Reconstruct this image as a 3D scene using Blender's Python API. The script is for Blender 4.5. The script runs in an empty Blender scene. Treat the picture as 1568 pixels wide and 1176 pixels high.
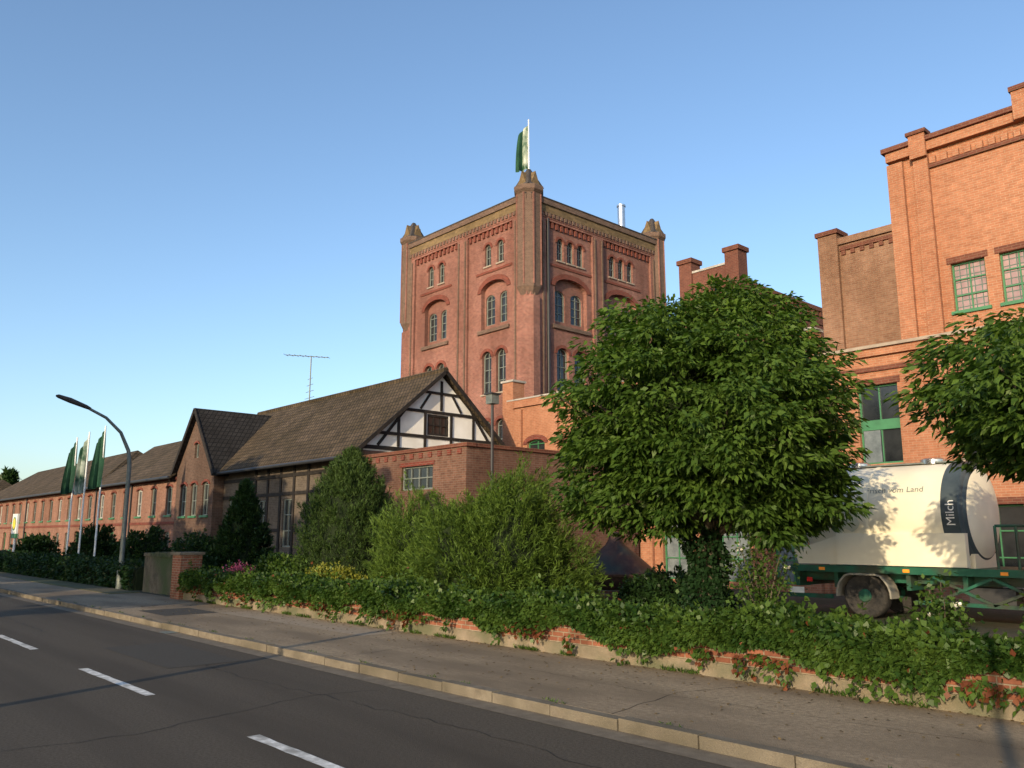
import bpy, bmesh, math, random
import numpy as np
from mathutils import Vector, Matrix, geometry
random.seed(7)
scene=bpy.context.scene
col=scene.collection
# ------------------------------------------------------------------ materials
def newmat(name):
    m=bpy.data.materials.new(name); m.use_nodes=True
    nt=m.node_tree; b=nt.nodes['Principled BSDF']
    return m,nt,nt.nodes,nt.links,b
def N(nt,t,**k):
    n=nt.nodes.new(t)
    for a,v in k.items(): setattr(n,a,v)
    return n
def noise_mat(name,c1,c2,scale=1.0,rough=.85,bump=0.0,bscale=40,c3=None,scale3=.25,metal=0,spec=.3,detail=6,stretch=None,stretch3=None):
    m,nt,ns,L,b=newmat(name)
    g=N(nt,'ShaderNodeNewGeometry'); src=g.outputs['Position']; src0=src
    if stretch:
        mp=N(nt,'ShaderNodeMapping'); mp.inputs['Scale'].default_value=stretch
        L.new(src,mp.inputs['Vector']); src=mp.outputs['Vector']
    n=N(nt,'ShaderNodeTexNoise'); n.inputs['Scale'].default_value=scale; n.inputs['Detail'].default_value=detail; n.inputs['Roughness'].default_value=.65
    L.new(src,n.inputs['Vector'])
    r=N(nt,'ShaderNodeValToRGB'); r.color_ramp.elements[0].position=.35; r.color_ramp.elements[1].position=.65
    r.color_ramp.elements[0].color=(*c1,1); r.color_ramp.elements[1].color=(*c2,1)
    L.new(n.outputs['Fac'],r.inputs['Fac']); out=r.outputs['Color']
    if c3:
        s3=src
        if stretch3:
            mp3=N(nt,'ShaderNodeMapping'); mp3.inputs['Scale'].default_value=stretch3; L.new(src0,mp3.inputs['Vector']); s3=mp3.outputs['Vector']
        n3=N(nt,'ShaderNodeTexNoise'); n3.inputs['Scale'].default_value=scale3; n3.inputs['Detail'].default_value=5
        L.new(s3,n3.inputs['Vector'])
        r3=N(nt,'ShaderNodeValToRGB'); r3.color_ramp.elements[0].position=.42; r3.color_ramp.elements[1].position=.62
        L.new(n3.outputs['Fac'],r3.inputs['Fac'])
        mx=N(nt,'ShaderNodeMix',data_type='RGBA'); L.new(r3.outputs['Color'],mx.inputs[0]); L.new(out,mx.inputs[6]); mx.inputs[7].default_value=(*c3,1); out=mx.outputs[2]
    L.new(out,b.inputs['Base Color']); b.inputs['Roughness'].default_value=rough; b.inputs['Metallic'].default_value=metal
    b.inputs['Specular IOR Level'].default_value=spec
    if bump:
        nb=N(nt,'ShaderNodeTexNoise'); nb.inputs['Scale'].default_value=bscale; nb.inputs['Detail'].default_value=5
        L.new(src,nb.inputs['Vector']); bp=N(nt,'ShaderNodeBump'); bp.inputs['Strength'].default_value=bump; bp.inputs['Distance'].default_value=.02
        L.new(nb.outputs['Fac'],bp.inputs['Height']); L.new(bp.outputs['Normal'],b.inputs['Normal'])
    return m
def brick_mat(name,c1,c2,mortar,w=.24,h=.078,ms=.010,dirt=(.45,.4,.36),dirt_amt=.5,zs=1.0,offset=.5,bump=.4,rough=.9,dscale=.45,mott=.55):
    m,nt,ns,L,b=newmat(name)
    g=N(nt,'ShaderNodeNewGeometry'); s=N(nt,'ShaderNodeSeparateXYZ'); L.new(g.outputs['Position'],s.inputs[0])
    a=N(nt,'ShaderNodeMath',operation='ADD'); L.new(s.outputs['X'],a.inputs[0]); L.new(s.outputs['Y'],a.inputs[1])
    z=N(nt,'ShaderNodeMath',operation='MULTIPLY'); L.new(s.outputs['Z'],z.inputs[0]); z.inputs[1].default_value=zs
    c=N(nt,'ShaderNodeCombineXYZ'); L.new(a.outputs[0],c.inputs[0]); L.new(z.outputs[0],c.inputs[1])
    t=N(nt,'ShaderNodeTexBrick'); t.offset=offset; t.inputs['Scale'].default_value=1; t.inputs['Brick Width'].default_value=w; t.inputs['Row Height'].default_value=h
    t.inputs['Mortar Size'].default_value=ms; t.inputs['Mortar Smooth'].default_value=.3; t.inputs['Bias'].default_value=-.1
    t.inputs['Color1'].default_value=(*c1,1); t.inputs['Color2'].default_value=(*c2,1); t.inputs['Mortar'].default_value=(*mortar,1)
    L.new(c.outputs[0],t.inputs['Vector'])
    n=N(nt,'ShaderNodeTexNoise'); n.inputs['Scale'].default_value=dscale; n.inputs['Detail'].default_value=8; n.inputs['Roughness'].default_value=.7
    mp=N(nt,'ShaderNodeMapping'); mp.inputs['Scale'].default_value=(1,1,.45); L.new(g.outputs['Position'],mp.inputs['Vector']); L.new(mp.outputs['Vector'],n.inputs['Vector'])
    r=N(nt,'ShaderNodeValToRGB'); r.color_ramp.elements[0].position=.38; r.color_ramp.elements[1].position=.66
    r.color_ramp.elements[0].color=(*dirt,1); r.color_ramp.elements[1].color=(1,1,1,1); L.new(n.outputs['Fac'],r.inputs['Fac'])
    mx=N(nt,'ShaderNodeMix',data_type='RGBA',blend_type='MULTIPLY'); mx.inputs[0].default_value=dirt_amt
    L.new(t.outputs['Color'],mx.inputs[6]); L.new(r.outputs['Color'],mx.inputs[7])
    n2=N(nt,'ShaderNodeTexNoise'); n2.inputs['Scale'].default_value=5; n2.inputs['Detail'].default_value=3; L.new(c.outputs[0],n2.inputs['Vector'])
    r2=N(nt,'ShaderNodeValToRGB'); r2.color_ramp.elements[0].position=.3; r2.color_ramp.elements[1].position=.7
    r2.color_ramp.elements[0].color=(.7,.68,.66,1); r2.color_ramp.elements[1].color=(1.12,1.1,1.08,1); L.new(n2.outputs['Fac'],r2.inputs['Fac'])
    mx2=N(nt,'ShaderNodeMix',data_type='RGBA',blend_type='MULTIPLY'); mx2.inputs[0].default_value=mott
    L.new(mx.outputs[2],mx2.inputs[6]); L.new(r2.outputs['Color'],mx2.inputs[7])
    L.new(mx2.outputs[2],b.inputs['Base Color']); b.inputs['Roughness'].default_value=rough; b.inputs['Specular IOR Level'].default_value=.2
    inv=N(nt,'ShaderNodeMath',operation='SUBTRACT'); inv.inputs[0].default_value=1; L.new(t.outputs['Fac'],inv.inputs[1])
    bp=N(nt,'ShaderNodeBump'); bp.inputs['Strength'].default_value=bump; bp.inputs['Distance'].default_value=.01
    L.new(inv.outputs[0],bp.inputs['Height']); L.new(bp.outputs['Normal'],b.inputs['Normal'])
    return m
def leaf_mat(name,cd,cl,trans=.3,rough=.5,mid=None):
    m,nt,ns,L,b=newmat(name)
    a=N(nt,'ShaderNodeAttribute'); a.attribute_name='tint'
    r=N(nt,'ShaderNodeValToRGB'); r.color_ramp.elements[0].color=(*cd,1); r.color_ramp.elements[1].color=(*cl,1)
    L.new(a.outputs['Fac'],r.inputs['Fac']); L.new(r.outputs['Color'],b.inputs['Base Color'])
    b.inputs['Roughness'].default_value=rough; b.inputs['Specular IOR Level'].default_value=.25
    t=N(nt,'ShaderNodeBsdfTranslucent'); 
    mm=N(nt,'ShaderNodeMix',data_type='RGBA',blend_type='MULTIPLY'); mm.inputs[0].default_value=1; L.new(r.outputs['Color'],mm.inputs[6]); mm.inputs[7].default_value=(1.3,1.5,.6,1)
    L.new(mm.outputs[2],t.inputs['Color'])
    s=N(nt,'ShaderNodeMixShader'); s.inputs[0].default_value=trans
    L.new(b.outputs[0],s.inputs[1]); L.new(t.outputs[0],s.inputs[2]); L.new(s.outputs[0],ns['Material Output'].inputs['Surface'])
    return m
def plain(name,c,rough=.5,metal=0,spec=.5):
    c2=tuple(min(1,x*1.12) for x in c); c1=tuple(x*.85 for x in c)
    return noise_mat(name,c1,c2,3.0,rough,0,metal=metal,spec=spec)

M={}
M['tower']=brick_mat('tower_brick',(.32,.128,.097),(.21,.082,.064),(.31,.235,.2),dirt=(.45,.4,.38),dirt_amt=.75)
M['towerdk']=brick_mat('tower_dark_brick',(.165,.10,.075),(.105,.065,.05),(.24,.19,.155),dirt=(.5,.48,.45))
M['frieze']=brick_mat('frieze_brick',(.23,.16,.085),(.14,.10,.055),(.2,.15,.1),w=.4,h=.16,dirt=(.5,.48,.4))
M['archbrick']=brick_mat('arch_brick',(.22,.05,.035),(.15,.04,.03),(.22,.13,.1))
M['ebrick']=brick_mat('orange_brick',(.42,.185,.105),(.35,.145,.08),(.41,.26,.17),dirt=(.65,.55,.5),dirt_amt=.6)
M['cbrick']=brick_mat('dark_red_brick',(.19,.07,.05),(.135,.05,.038),(.2,.12,.09))
M['dbrick']=brick_mat('weathered_brick',(.31,.175,.115),(.25,.13,.085),(.3,.22,.16),dirt=(.5,.45,.4),dirt_amt=.8)
M['corn']=brick_mat('cornice_brick',(.18,.063,.042),(.13,.046,.034),(.2,.12,.08))
M['rowbrick']=brick_mat('row_brick',(.31,.155,.11),(.24,.11,.078),(.3,.22,.17),dirt_amt=.7)
M['wingbrick']=brick_mat('wing_brick',(.15,.09,.068),(.11,.065,.05),(.16,.13,.1),dirt_amt=.6)
M['annex']=brick_mat('annex_brick',(.22,.115,.082),(.15,.075,.056),(.22,.165,.13),dirt_amt=.8)
M['wallbrick']=brick_mat('garden_wall_brick',(.34,.13,.08),(.24,.09,.06),(.34,.27,.2),w=.25,h=.077,dirt=(.4,.42,.35),dirt_amt=.8,dscale=2.0,bump=.8)
M['infill']=brick_mat('infill_brick',(.15,.125,.10),(.11,.09,.07),(.17,.14,.11),dirt_amt=.6)
M['tile']=brick_mat('roof_tile',(.135,.098,.064),(.09,.066,.045),(.03,.025,.02),w=.24,h=.3,ms=.025,zs=1.45,offset=0,dirt=(.45,.46,.36),dirt_amt=.9,bump=1.0,dscale=.9)
M['tiledk']=brick_mat('roof_tile_dark',(.045,.042,.04),(.03,.028,.027),(.015,.015,.015),w=.24,h=.3,ms=.025,zs=1.3,offset=0,bump=1.0)
M['timber']=noise_mat('black_timber',(.012,.01,.009),(.03,.024,.02),6,.8)
M['plaster']=noise_mat('white_plaster',(.78,.76,.70),(.85,.83,.78),1.5,.9,c3=(.66,.62,.55),scale3=.6)
M['asphalt']=noise_mat('asphalt',(.060,.050,.039),(.102,.087,.068),32,.88,.7,120,c3=(.060,.050,.039),scale3=.9,spec=.2,stretch3=(.06,1,1))
M['patch']=noise_mat('asphalt_patch',(.045,.040,.033),(.065,.058,.048),30,.9,.5,120)
M['pave']=noise_mat('pavement_asphalt',(.21,.160,.105),(.33,.26,.175),16,.92,.7,90,c3=(.17,.13,.087),scale3=.8,stretch3=(.35,1,1))
M['slab']=noise_mat('pavement_slab',(.25,.2,.145),(.33,.27,.2),8,.92,.4,90)
M['kerb']=noise_mat('kerb_stone',(.13,.108,.08),(.21,.178,.132),6,.9,.5,60,c3=(.10,.085,.06),scale3=1.5)
M['gutter']=noise_mat('gutter_stone',(.12,.098,.072),(.18,.15,.11),5,.9,.4,60)
M['crack']=noise_mat('crack_filler',(.015,.014,.012),(.03,.027,.023),9,.8)
M['plinth']=noise_mat('concrete_plinth',(.17,.135,.095),(.25,.2,.145),3,.92,.5,50,c3=(.11,.11,.065),scale3=1.2)
M['paint']=noise_mat('road_paint',(.5,.49,.45),(.8,.79,.76),14,.7,.3,100,c3=(.3,.29,.26),scale3=5)
M['ground']=noise_mat('ground',(.05,.06,.025),(.09,.10,.04),1.2,.95,.5,20,c3=(.09,.075,.05),scale3=.15)
M['yard']=noise_mat('yard_gravel',(.05,.045,.03),(.1,.085,.06),6,.95,.5,40,c3=(.03,.045,.018),scale3=.3)
M['glass']=noise_mat('dark_glass',(.012,.014,.016),(.03,.033,.035),1.2,.12,spec=.6)
M['glass2']=noise_mat('pale_glass',(.10,.12,.13),(.2,.23,.24),2.2,.15,spec=.6)
M['gblock']=brick_mat('glass_block',(.40,.27,.27),(.28,.2,.21),(.12,.16,.14),w=.2,h=.2,ms=.02,offset=0,rough=.25,dirt_amt=.3)
M['frame']=plain('frame_grey_wood',(.17,.19,.17),.6)
M['framew']=plain('frame_white',(.5,.5,.46),.5)
M['green']=plain('green_paint',(.045,.17,.075),.45)
M['sillst']=noise_mat('stone_sill',(.26,.21,.17),(.35,.29,.23),3,.9)
M['copg']=noise_mat('coping',(.3,.28,.25),(.42,.39,.35),3,.8)
M['slate']=noise_mat('slate',(.04,.035,.033),(.075,.065,.06),4,.7)
M['darkmet']=plain('dark_metal',(.03,.03,.032),.5)
M['galv']=noise_mat('galvanised',(.13,.15,.14),(.2,.22,.2),6,.5,metal=.3)
M['steel']=noise_mat('stainless',(.55,.56,.57),(.7,.7,.7),2,.25,metal=.9)
M['bark']=noise_mat('bark',(.05,.04,.028),(.11,.09,.065),7,.95,.9,25,stretch=(1,1,.25))
M['tank']=noise_mat('tank_cream',(.76,.70,.54),(.82,.76,.6),1.2,.45,c3=(.72,.66,.5),scale3=.9,spec=.35)
M['tankend']=noise_mat('tank_grey',(.04,.055,.065),(.065,.085,.095),2,.4)
M['truckg']=noise_mat('truck_green',(.012,.08,.05),(.02,.11,.07),3,.45,c3=(.04,.05,.035),scale3=2)
M['rubber']=noise_mat('tyre_rubber',(.02,.02,.02),(.05,.045,.04),8,.85,.4,60)
M['mud']=noise_mat('mudguard',(.2,.19,.16),(.32,.3,.25),5,.6)
M['orange']=plain('orange_reflector',(.9,.3,.03),.3)
M['red']=plain('red_lens',(.5,.02,.02),.3)
M['white']=plain('white_paint',(.78,.78,.75),.4)
M['textc']=plain('lettering_grey',(.13,.16,.14),.5)
M['yellow']=plain('yellow_paint',(.8,.6,.04),.4)
M['flagg']=noise_mat('flag_green',(.008,.04,.022),(.016,.07,.035),2,.8)
M['flagw']=noise_mat('flag_white',(.33,.38,.3),(.5,.54,.46),1.5,.8,c3=(.02,.08,.04),scale3=1.3)
M['copper']=noise_mat('copper',(.06,.035,.028),(.12,.065,.045),3,.5,metal=.5,c3=(.05,.055,.045),scale3=1.5)
M['stonedk']=noise_mat('dark_stone',(.05,.045,.035),(.12,.105,.08),4,.95,.9,14,c3=(.04,.06,.025),scale3=1)
M['shade_core']=noise_mat('foliage_shade_core',(.006,.012,.004),(.014,.024,.007),3,1.0,.6,8)  # near-black shell colour, painted in for the shade deep inside foliage
M['leaf']=leaf_mat('tree_leaves',(.024,.060,.010),(.105,.175,.028),.3)
M['leafd']=leaf_mat('dark_leaves',(.010,.03,.010),(.03,.065,.017),.2)
M['leafb']=leaf_mat('juniper_leaves',(.024,.058,.009),(.11,.175,.024),.22,.65)
M['leafc']=leaf_mat('cypress_leaves',(.018,.043,.010),(.062,.105,.022),.22,.65)
M['ivy']=leaf_mat('ivy_leaves',(.018,.047,.008),(.09,.15,.026),.25,.45)
M['leafr']=leaf_mat('autumn_ivy',(.10,.03,.015),(.2,.07,.03),.25,.5)
M['leafy']=leaf_mat('yellow_leaves',(.10,.13,.02),(.28,.27,.04),.25,.5)
M['flowp']=leaf_mat('pink_flowers',(.5,.06,.16),(.7,.2,.3),.2,.5)
M['floww']=leaf_mat('white_flowers',(.6,.55,.4),(.8,.78,.7),.2,.5)
M['litter']=leaf_mat('dry_leaves',(.08,.05,.02),(.25,.17,.07),.1,.8)

# ------------------------------------------------------------------ builder
def P3(fr,s,z,d):
    return (s,fr[1]-d,z) if fr[0]=='F' else (fr[1]+d,s,z)
class Bld:
    def __init__(self,name,loc): self.name=name; self.loc=Vector(loc); self.p={}
    def add(self,part,mat,vs,fs,smooth=False):
        k=(part,mat,smooth); V,F=self.p.setdefault(k,([],[])); o=len(V)
        V.extend([tuple(v) for v in vs]); F.extend([tuple(i+o for i in f) for f in fs])
    def box(self,part,mat,x0,x1,y0,y1,z0,z1):
        v=[(x,y,z) for z in (z0,z1) for y in (y0,y1) for x in (x0,x1)]
        self.add(part,mat,v,[(0,1,3,2),(4,6,7,5),(0,4,5,1),(2,3,7,6),(0,2,6,4),(1,5,7,3)])
    def fbox(self,part,mat,fr,s0,s1,z0,z1,d0,d1):
        v=[P3(fr,s,z,d) for d in (d0,d1) for z in (z0,z1) for s in (s0,s1)]
        self.add(part,mat,v,[(0,1,3,2),(4,6,7,5),(0,4,5,1),(2,3,7,6),(0,2,6,4),(1,5,7,3)])
    def beam(self,part,mat,fr,a,b,w,d0,d1):
        dx,dz=b[0]-a[0],b[1]-a[1]; l=math.hypot(dx,dz); nx,nz=-dz/l*w/2,dx/l*w/2
        self.prism(part,mat,fr,[(a[0]+nx,a[1]+nz),(b[0]+nx,b[1]+nz),(b[0]-nx,b[1]-nz),(a[0]-nx,a[1]-nz)],d0,d1)
    def prism(self,part,mat,fr,outer,d0,d1,holes=()):
        loops=[outer]+list(holes)
        tri=geometry.tessellate_polygon([[Vector((a,b,0)) for a,b in l] for l in loops])
        flat=[p for l in loops for p in l]; n=len(flat)
        v=[P3(fr,a,b,d1) for a,b in flat]+[P3(fr,a,b,d0) for a,b in flat]
        f=[tuple(t) for t in tri]+[tuple(i+n for i in reversed(t)) for t in tri]
        o=0
        for l in loops:
            m=len(l)
            for i in range(m):
                j=(i+1)%m; f.append((o+i,o+j,o+j+n,o+i+n))
            o+=m
        self.add(part,mat,v,f)
    def extr(self,part,mat,pts,vec):
        n=len(pts); vec=Vector(vec); a=[Vector(p) for p in pts]; v=a+[p+vec for p in a]
        f=[tuple(range(n)),tuple(range(2*n-1,n-1,-1))]+[(i,(i+1)%n,(i+1)%n+n,i+n) for i in range(n)]
        self.add(part,mat,v,f)
    def tube(self,part,mat,pts,rad,seg=10,smooth=True):
        pts=[Vector(p) for p in pts]; n=len(pts)
        if not hasattr(rad,'__len__'): rad=[rad]*n
        v=[];f=[]; prev=None
        for i,p in enumerate(pts):
            t=(pts[min(i+1,n-1)]-pts[max(i-1,0)]).normalized()
            if prev is None:
                ref=Vector((1,0,0)) if abs(t.x)<.9 else Vector((0,1,0)); a=t.cross(ref).normalized()
            else: a=(prev-t*prev.dot(t)).normalized()
            prev=a; b=t.cross(a)
            for k in range(seg):
                an=2*math.pi*k/seg; v.append(p+(a*math.cos(an)+b*math.sin(an))*rad[i])
        for i in range(n-1):
            for k in range(seg):
                k2=(k+1)%seg; f.append((i*seg+k,i*seg+k2,(i+1)*seg+k2,(i+1)*seg+k))
        f.append(tuple(range(seg))); f.append(tuple((n-1)*seg+k for k in range(seg)))
        self.add(part,mat,v,f,smooth)
    def lathe(self,part,mat,c,prof,seg=32,axis='Z',smooth=True,rot=0):
        v=[];f=[];n=len(prof)
        for r,h in prof:
            for k in range(seg):
                a=2*math.pi*k/seg+rot; x,y=r*math.cos(a),r*math.sin(a)
                if axis=='Z': q=(c[0]+x,c[1]+y,c[2]+h)
                elif axis=='Y': q=(c[0]+x,c[1]+h,c[2]+y)
                else: q=(c[0]+h,c[1]+x,c[2]+y)
                v.append(q)
        for i in range(n-1):
            for k in range(seg):
                k2=(k+1)%seg; f.append((i*seg+k,i*seg+k2,(i+1)*seg+k2,(i+1)*seg+k))
        f.append(tuple(range(seg))); f.append(tuple((n-1)*seg+k for k in range(seg)))
        self.add(part,mat,v,f,smooth)
    def finish(self):
        e=bpy.data.objects.new(self.name,None); e.location=self.loc; e.empty_display_size=.5; col.objects.link(e); self.e=e
        for (part,mat,sm),(V,F) in self.p.items():
            me=bpy.data.meshes.new(part); me.from_pydata([tuple(Vector(v)-self.loc) for v in V],[],F)
            bm=bmesh.new(); bm.from_mesh(me); bmesh.ops.recalc_face_normals(bm,faces=bm.faces); bm.to_mesh(me); bm.free()
            me.materials.append(M[mat])
            if sm:
                me.polygons.foreach_set('use_smooth',[True]*len(me.polygons))
                try: me.set_sharp_from_angle(angle=math.radians(40))
                except Exception: pass
            o=bpy.data.objects.new(part,me); o.parent=e; col.objects.link(o)
        return e
def arch(cx,w,z0,zs,rise,n=10):
    if rise<=0: return [(cx-w/2,z0),(cx+w/2,z0),(cx+w/2,zs),(cx-w/2,zs)]
    pts=[(cx-w/2,z0),(cx+w/2,z0)]
    for i in range(n+1):
        a=math.pi*i/n; pts.append((cx+w/2*math.cos(a),zs+rise*math.sin(a)))
    return pts
def window(b,fr,cx,w,z0,z1,rise=0,frm='frame',glass='glass',nx=1,nz=2,rec=.18,fw=.06,mw=.04,trim=None,tw=.22,sill=None,base=0):
    zs=z1-rise; out=arch(cx,w,z0,zs,rise)
    b.prism('glass',glass,fr,out,base-rec-.03,base-rec)
    inn=arch(cx,w-2*fw,z0+fw,zs-(fw if rise<=0 else 0),max(rise-fw,0) if rise>0 else 0)
    b.prism('window_frame',frm,fr,out,base-rec+.002,base-rec+.06,holes=[inn])
    for i in range(1,nx+1):
        x=-w/2+w*i/(nx+1); zt=zs+(rise*math.sqrt(max(0,1-(2*x/w)**2)) if rise>0 else -fw)
        b.fbox('mullion',frm,fr,cx+x-mw/2,cx+x+mw/2,z0+fw,zt-.02,base-rec+.004,base-rec+.045)
    for j in range(1,nz+1):
        z=z0+(zs-z0)*j/(nz+ (1 if rise<=0 else 0)); 
        b.fbox('transom',frm,fr,cx-w/2+fw,cx+w/2-fw,z-mw/2,z+mw/2,base-rec+.006,base-rec+.05)
    if trim:
        n=12
        if rise>0:
            o=[(cx+(w/2+tw)*math.cos(math.pi*i/n),zs+(rise+tw)*math.sin(math.pi*i/n)) for i in range(n+1)]
            q=[(cx+(w/2)*math.cos(math.pi*i/n),zs+(rise)*math.sin(math.pi*i/n)) for i in range(n,-1,-1)]
            b.prism('arch_trim',trim,fr,o+q,base-.01,base+.05)
        else: b.fbox('lintel',trim,fr,cx-w/2-.1,cx+w/2+.1,z1,z1+tw,base-.01,base+.03)
    if sill: b.fbox('sill',sill,fr,cx-w/2-.08,cx+w/2+.08,z0-.1,z0,base-rec,base+.08)
    return out
# ------------------------------------------------------------------ foliage
def leaf_mesh(name,P,D,Ln,W,tint,mat,parent,loc,rng,upb=1.0):
    n=len(P); D=D/np.linalg.norm(D,axis=1,keepdims=True)
    R=rng.normal(size=(n,3))*.6+np.array([0,0,upb]); S=np.cross(D,R); S/=np.linalg.norm(S,axis=1,keepdims=True)+1e-9
    U=np.cross(S,D); L=Ln[:,None]; W=W[:,None]
    V=np.empty((n,4,3)); V[:,0]=P; V[:,1]=P+D*L*.45+S*W/2+U*L*.08; V[:,2]=P+D*L-U*L*.12; V[:,3]=P+D*L*.45-S*W/2+U*L*.08
    V=(V-np.array(loc)).reshape(-1,3).astype(np.float32)
    me=bpy.data.meshes.new(name); me.vertices.add(4*n); me.vertices.foreach_set('co',V.ravel())
    me.loops.add(4*n); me.loops.foreach_set('vertex_index',np.arange(4*n,dtype=np.int32))
    me.polygons.add(n); me.polygons.foreach_set('loop_start',np.arange(0,4*n,4,dtype=np.int32)); me.polygons.foreach_set('loop_total',np.full(n,4,dtype=np.int32))
    me.update(calc_edges=True)
    at=me.attributes.new('tint','FLOAT','FACE'); at.data.foreach_set('value',np.clip(tint,0,1).astype(np.float32))
    me.materials.append(M[mat]); o=bpy.data.objects.new(name,me); o.parent=parent; col.objects.link(o); return o
def rdirs(rng,n):
    d=rng.normal(size=(n,3)); return d/np.linalg.norm(d,axis=1,keepdims=True)
def lobes(rng,d,k=14,amp=.22,sharp=9):
    ks=rdirs(rng,k); v=np.exp((d@ks.T-1)*sharp).max(axis=1); return 1-amp+amp*1.3*v
def core_mesh(name,c,rad,parent,loc,seed,scale=.75,mat='shade_core',cut=None,lean=(0,0)):  # opaque dark shell standing in for the shaded interior behind the leaves
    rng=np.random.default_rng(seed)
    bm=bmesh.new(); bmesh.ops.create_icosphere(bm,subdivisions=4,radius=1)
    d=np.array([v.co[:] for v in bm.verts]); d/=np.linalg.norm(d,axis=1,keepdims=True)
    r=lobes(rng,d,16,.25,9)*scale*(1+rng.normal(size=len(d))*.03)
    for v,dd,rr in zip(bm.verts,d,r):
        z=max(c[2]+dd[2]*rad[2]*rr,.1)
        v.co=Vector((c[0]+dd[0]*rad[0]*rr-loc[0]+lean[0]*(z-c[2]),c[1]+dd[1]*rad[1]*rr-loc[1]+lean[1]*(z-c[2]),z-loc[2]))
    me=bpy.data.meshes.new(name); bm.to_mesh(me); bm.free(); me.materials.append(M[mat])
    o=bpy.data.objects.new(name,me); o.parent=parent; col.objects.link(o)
def tree(name,base,c,rad,nclump,nleaf,leaf=(.15,.085),mat='leaf',seed=1,trunk_r=.2,crad=.45,ivy=False,zmin=None,droop=.5,corescale=None,sink=1.0,lam=.2,sharp=10,lean=(0,0),nl=18,fork=None,taper=0):
    rng=np.random.default_rng(seed); loc=base
    b=Bld(name,loc)
    if fork is None: fork=max((c[2]-rad[2])*.5+base[2]*.5+ .35*rad[2],base[2]+1.2)
    top=Vector((c[0],c[1],fork))
    tr=[Vector(base),Vector((base[0]+.05,base[1],base[2]+(fork-base[2])*.4)),top]
    b.tube('trunk','bark',tr,[trunk_r*1.3,trunk_r,trunk_r*.85],12)
    d=rdirs(rng,nclump); lb=lobes(np.random.default_rng(seed+50),d,nl,lam,sharp)
    rr=lb*(1-.5*rng.random(nclump)**1.6)
    C=np.array(c)+d*rr[:,None]*np.array(rad)
    low=d[:,2]<0; C[low,2]=c[2]+(C[low,2]-c[2])*sink
    if taper:
        k=1-taper*np.clip((C[:,2]-c[2])/rad[2],0,1); C[:,0]=c[0]+(C[:,0]-c[0])*k; C[:,1]=c[1]+(C[:,1]-c[1])*k
    if zmin is not None:
        hd=np.hypot(C[:,0]-c[0],C[:,1]-c[1])/rad[0]
        zm=zmin+.8*np.clip(1-hd/.75,0,1)+.35*np.sin(np.arctan2(C[:,1]-c[1],C[:,0]-c[0])*5+1)
        lo=C[:,2]<zm; C[lo,2]=zm[lo]+rng.random(lo.sum())*.7
    C[:,0]+=lean[0]*(C[:,2]-c[2]); C[:,1]+=lean[1]*(C[:,2]-c[2])
    for i in range(22):
        k=rng.integers(nclump); e=Vector(C[k]); m=top.lerp(e,.5)+Vector((0,0,.25*rad[2]*.5))
        b.tube('branch','bark',[top-Vector((0,0,rng.random()*.4)),m,e],[trunk_r*.5,trunk_r*.28,.015],6)
    e=b.finish()
    n=nclump*nleaf; ci=np.repeat(np.arange(nclump),nleaf)
    o=rdirs(rng,n); o[:,2]*=.4
    Pp=C[ci]+o*crad*(rng.random(n)**.5)[:,None]
    outw=(C-np.array(c)); outw[:,2]*=.3; outw/=np.linalg.norm(outw,axis=1,keepdims=True)+1e-6
    D=o*1.0+outw[ci]*.6+np.array([0,0,-droop])+rng.normal(size=(n,3))*.25
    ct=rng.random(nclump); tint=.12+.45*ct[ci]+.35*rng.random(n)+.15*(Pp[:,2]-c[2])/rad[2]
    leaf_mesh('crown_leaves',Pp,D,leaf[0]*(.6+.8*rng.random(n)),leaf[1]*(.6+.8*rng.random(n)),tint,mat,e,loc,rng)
    if corescale: core_mesh('inner_shade_shell',c,rad,e,loc,seed+50,corescale,lean=lean)
    if ivy:
        m=5200; a=rng.random(m)*6.283; z=base[2]+rng.random(m)*(fork-base[2]+.4); r=trunk_r*1.25+rng.random(m)*.12*(1.2+np.sin(z*5+a))
        Pv=np.stack([base[0]+r*np.cos(a),base[1]+r*np.sin(a),z],1); Dv=np.stack([np.cos(a),np.sin(a),-.7+0*a],1)+rng.normal(size=(m,3))*.4
        leaf_mesh('trunk_ivy',Pv,Dv,np.full(m,.1),np.full(m,.08),rng.random(m)*.35,'leafd',e,loc,rng)
    return e
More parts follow.
